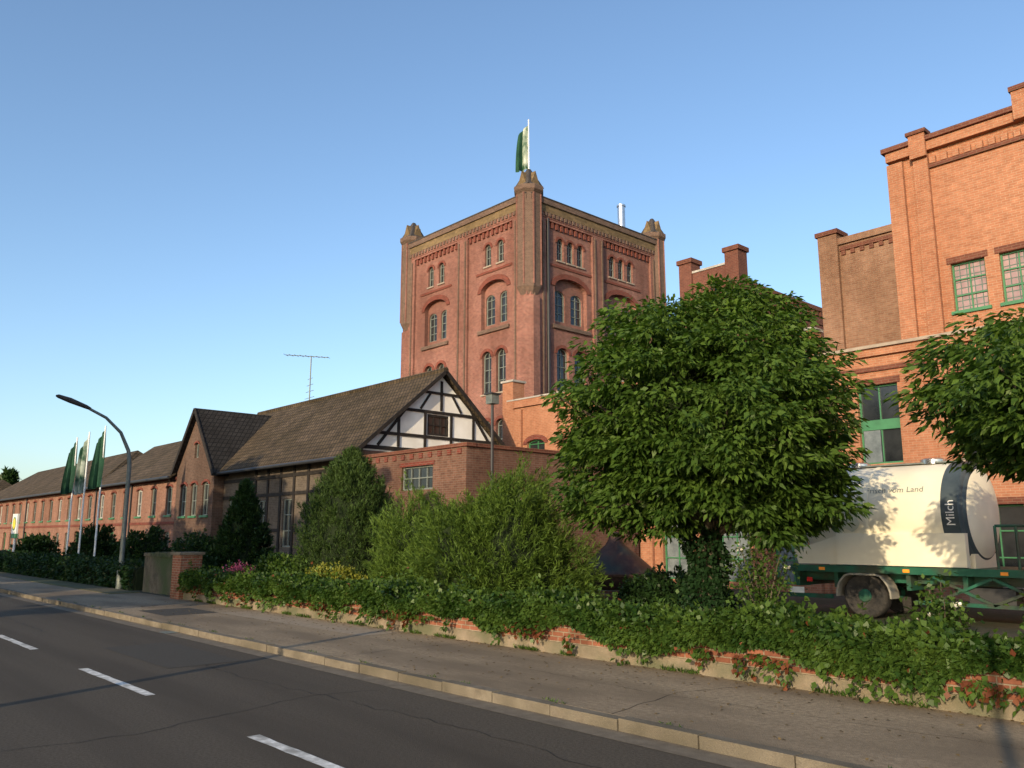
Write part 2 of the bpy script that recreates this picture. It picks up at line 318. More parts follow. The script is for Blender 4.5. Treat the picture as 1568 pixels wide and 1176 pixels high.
def bush(name,base,rad,h,nclump,m,mat,seed,blade=(.14,.03),cl=.35,corescale=.78,up=.7,power=1.0,leafy=False,lam=.2):
    rng=np.random.default_rng(seed); e=bpy.data.objects.new(name,None); e.location=base; col.objects.link(e)
    d=rdirs(rng,nclump); d[:,2]=np.abs(d[:,2])*1.0-.08*rng.random(nclump)
    lb=lobes(np.random.default_rng(seed+50),d,16,lam,9); rr=lb*(1-.35*rng.random(nclump)**2)
    hz=np.clip(d[:,2]*rr,0,1); ang=np.arctan2(d[:,1],d[:,0])
    if power!=1.0:
        hz=rng.random(nclump)**1.15; hor=(1-hz**power)*.95+.04; k=rr*hor
        C=np.stack([base[0]+np.cos(ang)*rad[0]*k,base[1]+np.sin(ang)*rad[1]*k,base[2]+hz*h],1)
    else:
        C=np.array(base)+d*rr[:,None]*np.array([rad[0],rad[1],h])
    out=C-np.array(base); out[:,2]*=.35; out/=np.linalg.norm(out,axis=1,keepdims=True)+1e-6
    A=out*.8+np.array([0,0,up])+rng.normal(size=(nclump,3))*.3; A/=np.linalg.norm(A,axis=1,keepdims=True)
    n=nclump*m; ci=np.repeat(np.arange(nclump),m); t=rng.random(n)
    Pp=C[ci]+A[ci]*(t*cl)[:,None]+rng.normal(size=(n,3))*(.07 if not leafy else .13)*(1.1-t)[:,None]
    D=A[ci]+rng.normal(size=(n,3))*.5
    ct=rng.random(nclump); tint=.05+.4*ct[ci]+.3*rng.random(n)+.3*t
    Pp[:,2]=np.maximum(Pp[:,2],base[2]+.02)
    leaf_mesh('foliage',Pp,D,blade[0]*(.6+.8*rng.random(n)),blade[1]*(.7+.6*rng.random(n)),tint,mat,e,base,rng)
    if power==1.0: core_mesh('inner_shade_shell',base,(rad[0],rad[1],h),e,base,seed+50,corescale)
    else:
        bm=bmesh.new(); seg=20; rings=8; rg=random.Random(seed)
        vs=[]
        for i in range(rings+1):
            z=i/rings*.93; r=((1-z**power)*.95+.02)*corescale
            vs.append([bm.verts.new((math.cos(6.283*k/seg)*rad[0]*r*rg.uniform(.85,1.1),math.sin(6.283*k/seg)*rad[1]*r*rg.uniform(.85,1.1),z*h)) for k in range(seg)])
        for i in range(rings):
            for k in range(seg): bm.faces.new((vs[i][k],vs[i][(k+1)%seg],vs[i+1][(k+1)%seg],vs[i+1][k]))
        bm.faces.new(vs[-1]); me=bpy.data.meshes.new('inner_shade_shell'); bm.to_mesh(me); bm.free(); me.materials.append(M['shade_core'])
        o=bpy.data.objects.new('inner_shade_shell',me); o.parent=e; col.objects.link(o)
    return e
def hedge(name,x0,x1,y0,y1,z0,z1,n,mat,seed,leaf=(.1,.085),hang=.0,red=0,wave=.12):
    rng=np.random.default_rng(seed); loc=((x0+x1)/2,(y0+y1)/2,z0)
    e=bpy.data.objects.new(name,None); e.location=loc; col.objects.link(e)
    def top(x): return z1+wave*(np.sin(x*1.3+seed)+.6*np.sin(x*2.9+1)+.5*np.sin(x*6.1+2))*.6
    def front(x,z): return y0+.09*np.sin(x*2.1+z*3)+.06*np.sin(x*5.3+1+z*5)
    def zlow(x): return z0+ (0 if hang==0 else .09*np.sin(x*1.9+1)+.06*np.sin(x*5.1))
    x=x0+(x1-x0)*rng.random(n); 
    f=rng.random(n)<.55; z=zlow(x)+(top(x)-zlow(x))*rng.random(n); y=front(x,z)-rng.random(n)*.08
    zb=top(x)+rng.normal(size=n)*.04; yb=y0+(y1-y0)*rng.random(n)
    yy=np.where(f,y,yb); zz=np.where(f,z,zb)
    Pp=np.stack([x,yy,zz],1)
    D=np.where(f[:,None],np.array([0,-1,-.35]),np.array([0,-.25,.5]))+rng.normal(size=(n,3))*.55
    tint=.12+.5*rng.random(n)+.28*np.sin(x*3.1+yy*4)*np.sin(zz*7+x)
    if hang>0:
        k=int((x1-x0)*5); vx=x0+(x1-x0)*rng.random(k); vl=hang*rng.random(k)**1.8
        m=26; vi=np.repeat(np.arange(k),m); t=rng.random(k*m)
        hx=vx[vi]+rng.normal(size=k*m)*.07; hz=z0-t*vl[vi]; hy=y0-.05-rng.random(k*m)*.08
        Pp=np.concatenate([Pp,np.stack([hx,hy,hz],1)]); D=np.concatenate([D,np.array([0,-.8,-.8])+rng.normal(size=(k*m,3))*.5])
        tint=np.concatenate([tint,.2+.6*rng.random(k*m)])
        k=int((x1-x0)*7); vx=x0+(x1-x0)*rng.random(k); vy=y0+(y1-y0)*rng.random(k); vl=.1+.34*rng.random(k)**2
        m=12; vi=np.repeat(np.arange(k),m); t=rng.random(k*m)
        Pp=np.concatenate([Pp,np.stack([vx[vi]+rng.normal(size=k*m)*.04,vy[vi]+rng.normal(size=k*m)*.04,top(vx[vi])+t*vl[vi]],1)]); D=np.concatenate([D,np.array([0,-.2,.4])+rng.normal(size=(k*m,3))*.6]); tint=np.concatenate([tint,.3+.6*rng.random(k*m)])
    N_=len(Pp)
    if red:
        mk=(rng.random(N_)<np.where((np.sin(Pp[:,0]*1.7)>.1)&(Pp[:,2]<z0+.02),red,red*.02))
        leaf_mesh('red_leaves',Pp[mk],D[mk],np.full(mk.sum(),leaf[0]),np.full(mk.sum(),leaf[1]),tint[mk],'leafr',e,loc,rng)
        Pp,D,tint=Pp[~mk],D[~mk],tint[~mk]
    n2=len(Pp)
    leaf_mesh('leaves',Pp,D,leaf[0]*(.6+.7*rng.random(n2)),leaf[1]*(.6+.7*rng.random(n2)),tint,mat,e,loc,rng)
    bm=bmesh.new(); nx=int((x1-x0)*4); prev=None
    for i in range(nx+1):
        X=x0+(x1-x0)*i/nx; T=float(top(X))-.07; r=.03*math.sin(X*9); zl=float(zlow(X))-.0
        cur=[bm.verts.new((X-loc[0],Y-loc[1],Z-loc[2])) for Y,Z in ((float(front(X,z0))+.08,zl),(float(front(X,T))+.08+r,T-.1),(y0+.25,T+r),(y1-.1,T-r),(y1,T-.15),(y1,zl))]
        if prev:
            for k in range(6): bm.faces.new((prev[k],prev[(k+1)%6],cur[(k+1)%6],cur[k]))
        else: bm.faces.new(cur)
        prev=cur
    bm.faces.new(prev)
    bmesh.ops.recalc_face_normals(bm,faces=bm.faces)
    me=bpy.data.meshes.new('hedge_shade_core'); bm.to_mesh(me); bm.free(); me.materials.append(M['shade_core']); o=bpy.data.objects.new('hedge_shade_core',me); o.parent=e; col.objects.link(o)  # dark filler body, its colour stands in for shade between hedge leaves

# ------------------------------------------------------------------ ground, road, pavement
def sheet(name,x0,x1,y0,y1,z,mat,th=0):
    b=bpy.data.meshes.new(name)
    if th:
        v=[(x,y,zz) for zz in (z-th,z) for y in (y0,y1) for x in (x0,x1)]; f=[(0,1,3,2),(4,6,7,5),(0,4,5,1),(2,3,7,6),(0,2,6,4),(1,5,7,3)]
    else: v=[(x0,y0,z),(x1,y0,z),(x1,y1,z),(x0,y1,z)]; f=[(0,1,2,3)]
    b.from_pydata(v,[],f); b.materials.append(M[mat]); o=bpy.data.objects.new(name,b); col.objects.link(o); return o
sheet('ground',-900,900,-900,900,-.03,'ground')
sheet('road',-400,200,1.0,6.95,0,'asphalt')
sheet('asphalt_repair',-16.5,-13.3,5.0,6.2,.004,'patch')
sheet('gutter',-400,200,6.62,6.93,.004,'gutter')
sheet('pavement',-400,200,7.1,9.98,.115,'pave',.13)
sheet('pavement_inset',-22.5,-20.6,7.6,8.9,.119,'patch')
sheet('pavement_inset',-20.5,-14.0,8.9,9.9,.119,'slab')
sheet('near_pavement',-400,200,-2.2,.85,.115,'pave',.13)
sheet('garden_ground',-160,120,9.99,120,.10,'yard',.12)
sheet('verge',-160,-29.5,9.0,9.985,.135,'ground',.03)
b=Bld('kerb',(0,7,0)); x=-120.0
while x<20:
    j=random.uniform(-.008,.008); k=random.uniform(-.006,.006)
    b.box('kerb_stones','kerb',x+.008,x+.992,6.95+k,7.098+k*.2,-.02,.12+j); b.box('kerb_stones','kerb',x+.006,x+.994,.852,1.0,-.02,.12); x+=1
b.finish()
b=Bld('road_markings',(0,4,0)); rg=random.Random(12)
for i in range(-2,22):
    X=-8.35-5.82*i; n=14
    # slightly worn, irregular edges
    lo=[(X+2.9*k/n+rg.uniform(-.01,.01),3.98+rg.uniform(-.008,.008),.005) for k in range(n+1)]; hi=[(X+2.9*k/n+rg.uniform(-.01,.01),4.11+rg.uniform(-.008,.008),.005) for k in range(n+1)]
    b.add('dashes','paint',lo+hi,[(k,k+1,k+n+2,k+n+1) for k in range(n)])
b.finish()
def crack(name,pts,z,w,seed,jit=.06):
    rg=random.Random(seed); P=[]
    for (a,c) in zip(pts[:-1],pts[1:]):
        L=math.dist(a,c); m=max(2,int(L/.18))
        for i in range(m): t=i/m; P.append((a[0]+(c[0]-a[0])*t+rg.uniform(-jit,jit),a[1]+(c[1]-a[1])*t+rg.uniform(-jit,jit)))
    vs=[];fs=[]
    for i,p in enumerate(P):
        q=P[min(i+1,len(P)-1)]; o=P[max(i-1,0)]; dx,dy=q[0]-o[0],q[1]-o[1]; l=math.hypot(dx,dy)+1e-6; ww=w*rg.uniform(.4,1.2)
        vs+=[(p[0]-dy/l*ww,p[1]+dx/l*ww,z),(p[0]+dy/l*ww,p[1]-dx/l*ww,z)]
        if i: k=2*i; fs.append((k-2,k-1,k+1,k))
    bb.add(name,'crack',vs,fs)
bb=Bld('pavement_cracks',(-10,5,0))
crack('road_crack',[(-17,5.7),(-12,5.5),(-7,5.85),(-2,5.6)],.003,.008,1)
crack('road_crack',[(-9.5,1.2),(-9.2,3.2),(-9.9,5.4),(-9.6,6.6)],.003,.007,2)
crack('road_crack',[(-20,4.9),(-30,5.1)],.003,.012,6)
crack('pavement_crack',[(-6.2,7.1),(-6.5,8.6),(-6.1,9.9)],.1175,.006,3,.03)
crack('pavement_crack',[(-11.9,7.1),(-12.1,8.5),(-11.8,9.9)],.1175,.006,4,.02)
crack('pavement_crack',[(-9,8.5),(-6.4,8.4),(-3.2,8.7),(-1,8.6)],.1175,.004,5,.03)
bb.finish()
b=Bld('drain_cover',(-18,6.78,0))
b.box('grate','darkmet',-18.3,-17.9,6.63,6.92,.0,.010)
for i in range(6): b.box('bars','galv',-18.28+i*.065,-18.25+i*.065,6.65,6.90,.010,.016)
b.finish()
rng=np.random.default_rng(77); e=bpy.data.objects.new('weeds',None); e.location=(-10,9.9,.12); col.objects.link(e)
n=5200; xx=-26+31*rng.random(n); clus=(np.sin(xx*2.3)+np.sin(xx*5.9+1))>.5; xx=xx[clus]; n=len(xx)
leaf_mesh('tufts',np.stack([xx,9.90+rng.normal(size=n)*.025,np.full(n,.115)],1),np.stack([rng.normal(size=n)*.5,-.4+rng.normal(size=n)*.4,np.ones(n)],1),.05+.07*rng.random(n),np.full(n,.018),rng.random(n),'ivy',e,(-10,9.9,.12),rng)
n=1500; xx=-28+32*rng.random(n); clus=(np.sin(xx*3.3)+np.sin(xx*7.9+1))>.9; xx=xx[clus]; n=len(xx)
leaf_mesh('kerb_tufts',np.stack([xx,7.105+rng.normal(size=n)*.012,np.full(n,.11)],1),np.stack([rng.normal(size=n)*.6,rng.normal(size=n)*.5,np.full(n,.7)],1),.03+.04*rng.random(n),np.full(n,.012),rng.random(n),'ivy',e,(-10,9.9,.12),rng)
e=bpy.data.objects.new('leaf_litter',None); e.location=(-10,8.5,.12); col.objects.link(e)
n=900; yy=9.9-2.7*rng.random(n)**2.5; leaf_mesh('leaves',np.stack([-25+28*rng.random(n),yy,np.full(n,.128)],1),rng.normal(size=(n,3))*np.array([1,1,.1]),np.full(n,.05),np.full(n,.035),rng.random(n),'litter',e,(-10,8.5,.12),rng,upb=6)

# ------------------------------------------------------------------ garden wall + hedge
b=Bld('garden_wall',(-10,10,.1))
b.box('plinth','plinth',-25.6,8,9.93,10.2,.05,.30)
b.box('brickwork','wallbrick',-25.6,8,9.96,10.17,.30,.56)
b.box('coping','wallbrick',-25.6,8,9.94,10.19,.562,.62)
b.finish()
b=Bld('gate_pillar',(-26,10.1,.1))
b.box('shaft','wallbrick',-26.3,-25.62,9.8,10.45,.1,1.42); b.box('cap','kerb',-26.36,-25.56,9.74,10.51,1.42,1.5)
b.finish()
b=Bld('stone_wall',(-29,10.8,.1))
b.box('masonry','stonedk',-30.2,-26.9,10.3,10.7,.1,1.3)
for i in range(9): b.box('capstones','stonedk',-30.2+i*.367,-30.2+i*.367+.33,10.25,10.75,1.3,1.3+random.uniform(.08,.16))
b.finish()
hedge('ivy_hedge',-25.5,6,9.86,11.0,.50,.84,84000,'ivy',3,leaf=(.088,.072),hang=.38,red=.35,wave=.11)
hedge('low_hedge',-62,-31,10.3,11.4,.1,.95,16000,'leafd',5,leaf=(.13,.1))

# ------------------------------------------------------------------ TOWER
b=Bld('brewery_tower',(-42.4,40.6,0))
F=('F',34.0); R=('R',-35.8); X0,X1,Y0,Y1=-49.1,-35.8,34.0,47.3; ZT=23.2
def tower_face(fr,s0,s1,c1,c2,bw,triple):
    holes=[]
    for c in (c1,c2):
        offs=(-.95,0,.95) if triple else (-.62,.62)
        for o in offs: holes.append(window(b,fr,c+o,.62,19.45,20.95,.31,nx=1,nz=2,glass='glass',trim='archbrick',tw=.16,rec=.2,sill='sillst'))
        big=arch(c,bw,15.15,17.7,.65); holes.append(big)
        h2=[]
        for o in (-.27*bw,.27*bw): h2.append(window(b,fr,c+o,.36*bw,15.5,17.55,.36,nx=1,nz=3,base=-.3,rec=.15,trim=None,glass='glass'))
        b.prism('recess_panel','tower',fr,arch(c,bw+.2,15.05,17.75,.72),-.5,-.302,holes=h2)
        n=14; w=bw; tw=.34
        o_=[(c+(w/2+tw)*math.cos(math.pi*i/n),17.7+(.65+tw)*math.sin(math.pi*i/n)) for i in range(n+1)]
        q_=[(c+(w/2)*math.cos(math.pi*i/n),17.7+.65*math.sin(math.pi*i/n)) for i in range(n,-1,-1)]
        b.prism('arch_trim','archbrick',fr,o_+q_,-.01,.07)
        b.fbox('sill','towerdk',fr,c-bw/2-.25,c+bw/2+.25,14.9,15.14,-.1,.14)
        b.fbox('string_course','archbrick',fr,c-bw/2-.5,c+bw/2+.5,18.95,19.1,-.01,.06)
        for o in (-.27*bw,.27*bw): holes.append(window(b,fr,c+o,.36*bw,10.9,13.7,.4,nx=1,nz=3,rec=.25,trim='archbrick',tw=.2,sill='sillst'))
        for o in (-.27*bw,.27*bw): holes.append(window(b,fr,c+o,.36*bw,6.2,9.2,.4,nx=1,nz=3,rec=.25,trim='archbrick',tw=.2,sill='sillst'))
    b.prism('walls','tower',fr,[(s0,0),(s1,0),(s1,ZT-.02),(s0,ZT-.02)],-.3,0,holes=holes)
    mid=(c1+c2)/2
    for a,w in ((s0+.0,1.35),(s1-1.35,1.35),(mid-.55,1.1)):
        b.fbox('pilaster','tower',fr,a,a+w,0,22.0,.0,.17)
    for a in (s0+.25,s0+1.0,s1-.35,s1-1.1,mid-.4,mid+.3):
        b.fbox('pilaster_rib','towerdk',fr,a,a+.12,9.5,21.7,.17,.24)
    for (p,q) in ((s0+1.35,mid-.55),(mid+.55,s1-1.35)):
        n=int((q-p)/.42)
        for i in range(n):
            s=p+(q-p)*(i+.25)/n
            b.fbox('corbels','archbrick',fr,s,s+.2,21.45,21.85,.0,.12)
        b.fbox('corbel_band','tower',fr,p,q,21.85,22.0,.0,.17)
    b.fbox('band','tower',fr,s0,s1,22.002,22.35,-.1,.2)
    n=int((s1-s0)/.36)
    for i in range(n):
        s=s0+.1+(s1-s0-.2)*i/n; b.fbox('dentils','towerdk',fr,s,s+.18,22.1,22.35,.2,.27)
    b.fbox('frieze','frieze',fr,s0,s1,22.352,22.85,-.1,.24)
    b.fbox('cornice','towerdk',fr,s0-.1,s1+.1,22.852,23.2,-.2,.34)
    b.fbox('cornice_cap','slate',fr,s0-.1,s1+.1,23.202,23.27,-.25,.38)
tower_face(F,X0,X1,-45.35,-39.1,2.55,False)
tower_face(R,Y0+.003,Y1,37.75,42.85,3.0,True)
b.box('back_walls','tower',X0+.003,X0+.3,Y0+.31,Y1,0,ZT-.03); b.box('back_walls','tower',X0+.31,X1-.31,Y1-.3,Y1-.003,0,ZT-.03)
b.box('interior','darkmet',X0+.9,X1-.9,Y0+.9,Y1-.9,0,21.5)
b.box('roof','slate',X0+.31,X1-.31,Y0+.31,Y1-.31,22.4,22.6)
for (x,y) in ((X0,Y0),(X1,Y0),(X1,Y1),(X0,Y1)):
    ix=x+(.35 if x==X0 else -.35); iy=y+(.35 if y==Y0 else -.35)
    b.lathe('turret','towerdk',(ix,iy,0),[(.3,16.2),(.82,17.2),(.82,23.3),(1.0,23.5),(1.0,23.8),(.8,23.82)],8,smooth=False,rot=math.pi/8)
    b.lathe('turret_base','tower',(ix,iy,0),[(.72,0),(.72,16.6)],8,smooth=False,rot=math.pi/8)
    for k in range(8):
        a=math.pi/8+k*math.pi/4; b.tube('turret_ribs','tower',[(ix+.82*math.cos(a),iy+.82*math.sin(a),17.3),(ix+.82*math.cos(a),iy+.82*math.sin(a),23.3)],.06,5)
    b.lathe('turret_cap','slate',(ix,iy,0),[(.98,23.822),(.55,24.5),(.12,25.15)],4,smooth=False,rot=math.pi/4)
    for a in range(4):
        dx,dy=[(0,-1),(1,0),(0,1),(-1,0)][a]
        cx,cy=ix+dx*.62,iy+dy*.62
        if dx==0: pts=[(cx-.42,cy,23.83),(cx+.42,cy,23.83),(cx,cy,24.85)]; v=(0,-dy*.5,0)
        else: pts=[(cx,cy-.42,23.83),(cx,cy+.42,23.83),(cx,cy,24.85)]; v=(-dx*.5,0,0)
        b.extr('turret_gables','frieze',pts,v)
b.tube('flue','steel',[(-37.1,44.6,22.4),(-37.1,44.6,25.7)],.28,16); b.tube('flue_cap','steel',[(-37.1,44.6,25.72),(-37.1,44.6,25.85)],.33,16)
b.tube('vent','steel',[(-37.1,45.6,22.4),(-37.1,45.6,24.1)],.3,12)
b.tube('flagpole','white',[(-36.15,34.35,24.5),(-36.15,34.35,28.6)],[.06,.04],8)
b.tube('downpipe','darkmet',[(-35.66,35.55,0),(-35.66,35.55,22.0)],.09,8)
b.finish()
def flag(name,p,w,h,mat,seed,pole=None,tilt=0.0,stripe=None):
    bb=Bld(name,(p[0],p[1],0))
    if pole: bb.tube('pole','white',[(p[0],p[1],pole),(p[0],p[1],p[2]+.15)],[.05,.035],8)
    nu,nv=14,16; rg=random.Random(seed); ph=rg.random()*6
    for st in range(2 if stripe else 1):
        vs=[];fs=[]
        a,c=(0,.5) if stripe and st==0 else ((.5,1) if stripe else (0,1))
        for j in range(nv+1):
            t=j/nv
            for i in range(nu+1):
                u=a+(c-a)*i/nu
                hw=w*(.45+.35*t-.25*t*t)*u
                x=p[0]-hw*.67; y=p[1]-hw*.74+.10*math.sin(u*14+ph+t*2)*(.3+t)
                x+=.07*math.sin(u*11+ph)*(.3+t); z=p[2]-h*t-.35*u*h*(1-t)*.6-.12*u
                vs.append((x,y,z))
        for j in range(nv):
            for i in range(nu): q=j*(nu+1)+i; fs.append((q,q+1,q+nu+2,q+nu+1))
        bb.add('cloth',(mat if st==0 else stripe),vs,fs,True)
    bb.finish()
flag('tower_flag',(-36.15,34.35,28.3),1.5,3.2,'flagw',2,stripe='flagg')
flag('flag',(-47.2,12.2,6.9),.85,2.7,'flagg',3,pole=.1)
flag('flag',(-45.1,12.2,7.0),.85,2.9,'flagw',5,pole=.1)
flag('flag',(-42.9,12.3,7.1),.85,2.8,'flagg',8,pole=.1)

# ------------------------------------------------------------------ barn with half-timbered gable
b=Bld('half_timbered_barn',(-35,21.8,0))
Fy=17.5; Gx=-28.3; FB=('F',Fy); RG=('R',Gx)
ridge=21.6; zr=8.95; ze=5.45; yb=25.5
holes=[]
for (cx,z0,z1) in ((-39.6,2.5,3.7),(-36.4,1.5,3.6),(-33.9,1.5,3.6),(-29.3,3.9,4.8),(-31.3,.9,2.3),(-38.2,.5,1.5)):
    holes.append(window(b,FB,cx,.95,z0,z1,0,frm='frame',nx=1,nz=2,rec=.12))
b.prism('front_wall','infill',FB,[(-41,0),(Gx,0),(Gx,ze),(-41,ze)],-.25,0,holes=holes)
n=10
for i in range(n+1):
    s=-41+(Gx+41-.16)*i/n
    if any(abs(s+.08-h[0][0]-.47)<.5 for h in holes): continue
    b.fbox('posts','timber',FB,s,s+.17,0,5.35,.0,.05)
for z in (.75,2.15,3.75,4.55,5.2):
    b.fbox('rails','timber',FB,-41,Gx,z,z+.16,.052 if z>5 else .001,.058 if z>5 else .045) if z>4 else [b.fbox('rails','timber',FB,-41+(Gx+41)*k/n+.1,-41+(Gx+41)*(k+1)/n-.1,z,z+.15,.001,.045) for k in range(n) if not any(h[0][1]<z+.1<h[2][1] and abs(-41+(Gx+41)*(k+.5)/n-(h[0][0]+.47))<1.05 for h in holes)]
b.prism('gable_lower','annex',RG,[(Fy+.26,0),(yb,0),(yb,5.35),(Fy+.26,5.35)],-.25,0)
win=window(b,RG,21.45,1.15,6.2,7.1,0,frm='timber',nx=2,nz=1,rec=.08,fw=.09,mw=.06)
b.prism('gable_plaster','plaster',RG,[(Fy+.1,5.36),(yb-.1,5.36),(yb-.1,5.5),(ridge,zr-.1),(Fy+.1,5.5)],-.2,0,holes=[win])
T=lambda a,c,w=.17,d=.05: b.beam('timber_frame','timber',RG,a,c,w*.78,-.01,d)
T((Fy+.15,5.5),(yb-.15,5.5),.2,.06)
T((18.35,6.12),(24.8,6.12),.16,.055); T((19.5,7.2),(23.7,7.2),.16,.055); T((20.6,8.05),(22.6,8.05),.14,.055)
for y,z0,z1 in ((19.4,5.6,6.9),(20.75,5.6,7.2),(22.15,5.6,7.2),(23.4,5.6,7.2),(21.6,7.3,8.6)): T((y,z0),(y,z1),.15,.05)
T((18.4,5.6),(20.3,7.9),.15,.045); T((24.7,5.6),(22.9,7.9),.15,.045); T((20.5,7.3),(21.0,8.0),.12,.045); T((22.7,7.3),(22.2,8.0),.12,.045)
ov=.5; sl=(zr-ze)/(ridge-Fy); OX=.32
A=(-47,Fy-ov,ze-ov*sl+.12);B_=(Gx+OX,Fy-ov,ze-ov*sl+.12);C_=(Gx+OX,ridge,zr+.12);D_=(-47,ridge,zr+.12)
b.extr('roof_front','tile',[A,B_,C_,D_],(0,0,-.1))
b.extr('roof_back','tile',[(-47,ridge+.002,zr+.12),(Gx+OX,ridge+.002,zr+.12),(Gx+OX,yb+.25,ze-.1),(-47,yb+.25,ze-.1)],(0,0,-.1))
b.tube('ridge_tiles','tile',[(-46,ridge,zr+.12),(Gx+OX+.02,ridge,zr+.12)],.13,8)
for s,e in (((Fy-ov,ze-ov*sl+.05),(ridge,zr+.05)),((yb+.25,ze-.17),(ridge,zr+.05))):
    b.beam('bargeboard','timber',('R',Gx+OX),(s[0],s[1]),(e[0],e[1]),.16,.0,.05)
b.tube('gutter','darkmet',[(-41,Fy-ov-.06,ze-ov*sl+.0),(Gx+.3,Fy-ov-.06,ze-ov*sl+.0)],.08,8)
b.tube('downpipe','galv',[(Gx+.1,Fy-ov-.06,ze-.45),(Gx+.1,Fy-.1,ze-.9),(Gx+.1,Fy-.1,0)],.06,8)
b.box('body','annex',-46,Gx-.26,Fy+.3,yb,0,5.3)
ax,ay=-40,ridge
b.tube('antenna_mast','galv',[(ax,ay,8.7),(ax,ay,11.6)],.035,6)
b.tube('antenna_boom','galv',[(ax-1.2,ay-.9,11.75),(ax+.8,ay+.6,11.5)],.022,5)
for i in range(9):
    t=i/8; px,py,pz=ax-1.2+2*t,ay-.9+1.5*t,11.75-.25*t; l=.3-.1*t
    b.tube('antenna_elements','galv',[(px-l*.6,py+l*.8,pz),(px+l*.6,py-l*.8,pz)],.012,4)
for i in range(4):
    z=9.3+i*.35; b.tube('antenna_elements','galv',[(ax-.5+.08*i,ay,z),(ax+.5-.08*i,ay,z+.03)],.014,4)
b.finish()

# ------------------------------------------------------------------ wing with street gable
b=Bld('gabled_brick_wing',(-43.2,19,0))
FW=('F',16.95); hs=[]
for cx in (-44.6,-43.2,-41.7): hs.append(window(b,FW,cx,.8,3.0,4.7,.15,frm='frame',nx=1,nz=2,trim='archbrick',tw=.12,sill='green',rec=.15))
hs.append(window(b,FW,-43.2,.55,6.0,6.8,.1,nx=1,nz=1,trim='archbrick',tw=.1))
for cx in (-44.6,-43.2,-41.7): hs.append(window(b,FW,cx,.8,.5,1.9,.15,frm='frame',nx=1,nz=2,sill='green',rec=.15))
b.prism('front_wall','wingbrick',FW,[(-45.7,0),(-40.75,0),(-40.75,5.5),(-43.2,8.5),(-45.7,5.5)],-.3,0,holes=hs)
b.box('side_wall','wingbrick',-41.05,-40.752,17.251,17.49,0,5.4); b.box('side_wall','wingbrick',-45.697,-45.4,17.251,22,0,5.4)
zt=8.62
b.extr('roof_right','tiledk',[(-43.2,16.7,zt),(-43.2,22,zt),(-40.3,22,5.05),(-40.3,16.7,5.05)],(0,0,-.14))
b.extr('roof_left','tiledk',[(-43.202,16.7,zt),(-43.202,22,zt),(-46.1,22,5.05),(-46.1,16.7,5.05)],(0,0,-.14))
for e in (-40.3,-46.1): b.beam('verge_board','timber',('F',16.7),(e,4.98),(-43.2,8.55),.2,0,.05)
b.finish()

# ------------------------------------------------------------------ left brick row
def row(name,x0,x1,hip,seed):
    b=Bld(name,((x0+x1)/2,20,0)); fr=('F',17.0); hs=[]; rg=random.Random(seed)
    n=int((x1-x0)/2.35)
    for i in range(n):
        cx=x0+(i+.55)*(x1-x0)/n
        hs.append(window(b,fr,cx,.85,3.1,4.7,.12,frm='framew' if rg.random()<.4 else 'frame',nx=1,nz=2,rec=.15,trim='archbrick',tw=.12,sill='green'))
        if i%3==1: hs.append(window(b,fr,cx,1.1,.12,2.3,.15,frm='green',nx=1,nz=1,rec=.2))
        else: hs.append(window(b,fr,cx,.85,.8,2.2,.12,frm='frame',nx=1,nz=2,rec=.15,sill='green'))
    b.prism('front_wall','rowbrick',fr,[(x0,0),(x1,0),(x1,5.35),(x0,5.35)],-.3,0,holes=hs)
    b.fbox('string_course','archbrick',fr,x0,x1,2.6,2.75,-.01,.05); b.fbox('eaves_band','archbrick',fr,x0,x1,5.0,5.14,-.01,.08)
    b.box('body','rowbrick',x0+.003,x1-.003,17.31,24,0,5.3)
    h=5.2 if hip else 0
    e0,e1=x0-(.4 if hip else .1),x1+(.0 if not hip else .3)
    b.extr('roof_front','tile',[(e0,16.55,5.15),(e1,16.55,5.15),(x1-(h*.6 if hip else 0),20.5,8.15),(x0+h,20.5,8.15)],(0,0,-.12))
    b.extr('roof_back','tile',[(e0,24.4,5.15),(e1,24.4,5.15),(x1-(h*.6 if hip else 0),20.502,8.15),(x0+h,20.502,8.15)],(0,0,-.12))
    if hip:
        b.extr('roof_hip','tile',[(e0,16.55,5.152),(e0,24.4,5.152),(x0+h,20.5,8.152)],(0,0,-.12)); b.extr('roof_hip','tile',[(e1,16.55,5.152),(e1,24.4,5.152),(x1-h*.6,20.5,8.152)],(0,0,-.12))
    else:
        for X in (x0,x1-.2): b.extr('gable_wall','rowbrick',[(X,17.01,5.3),(X,24,5.3),(X,20.5,8.05)],(.2,0,0))
    b.tube('gutter','darkmet',[(e0,16.5,5.1),(e1,16.5,5.1)],.08,6)
    for X in (x0+.2,(x0+x1)/2): b.tube('downpipe','darkmet',[(X,16.93,5.0),(X,16.93,0)],.05,6)
    b.finish()
row('brick_row_house',-60.0,-45.72,False,1)
row('brick_row_house',-97.0,-60.2,True,2)
row('brick_row_house',-140,-104,True,4)

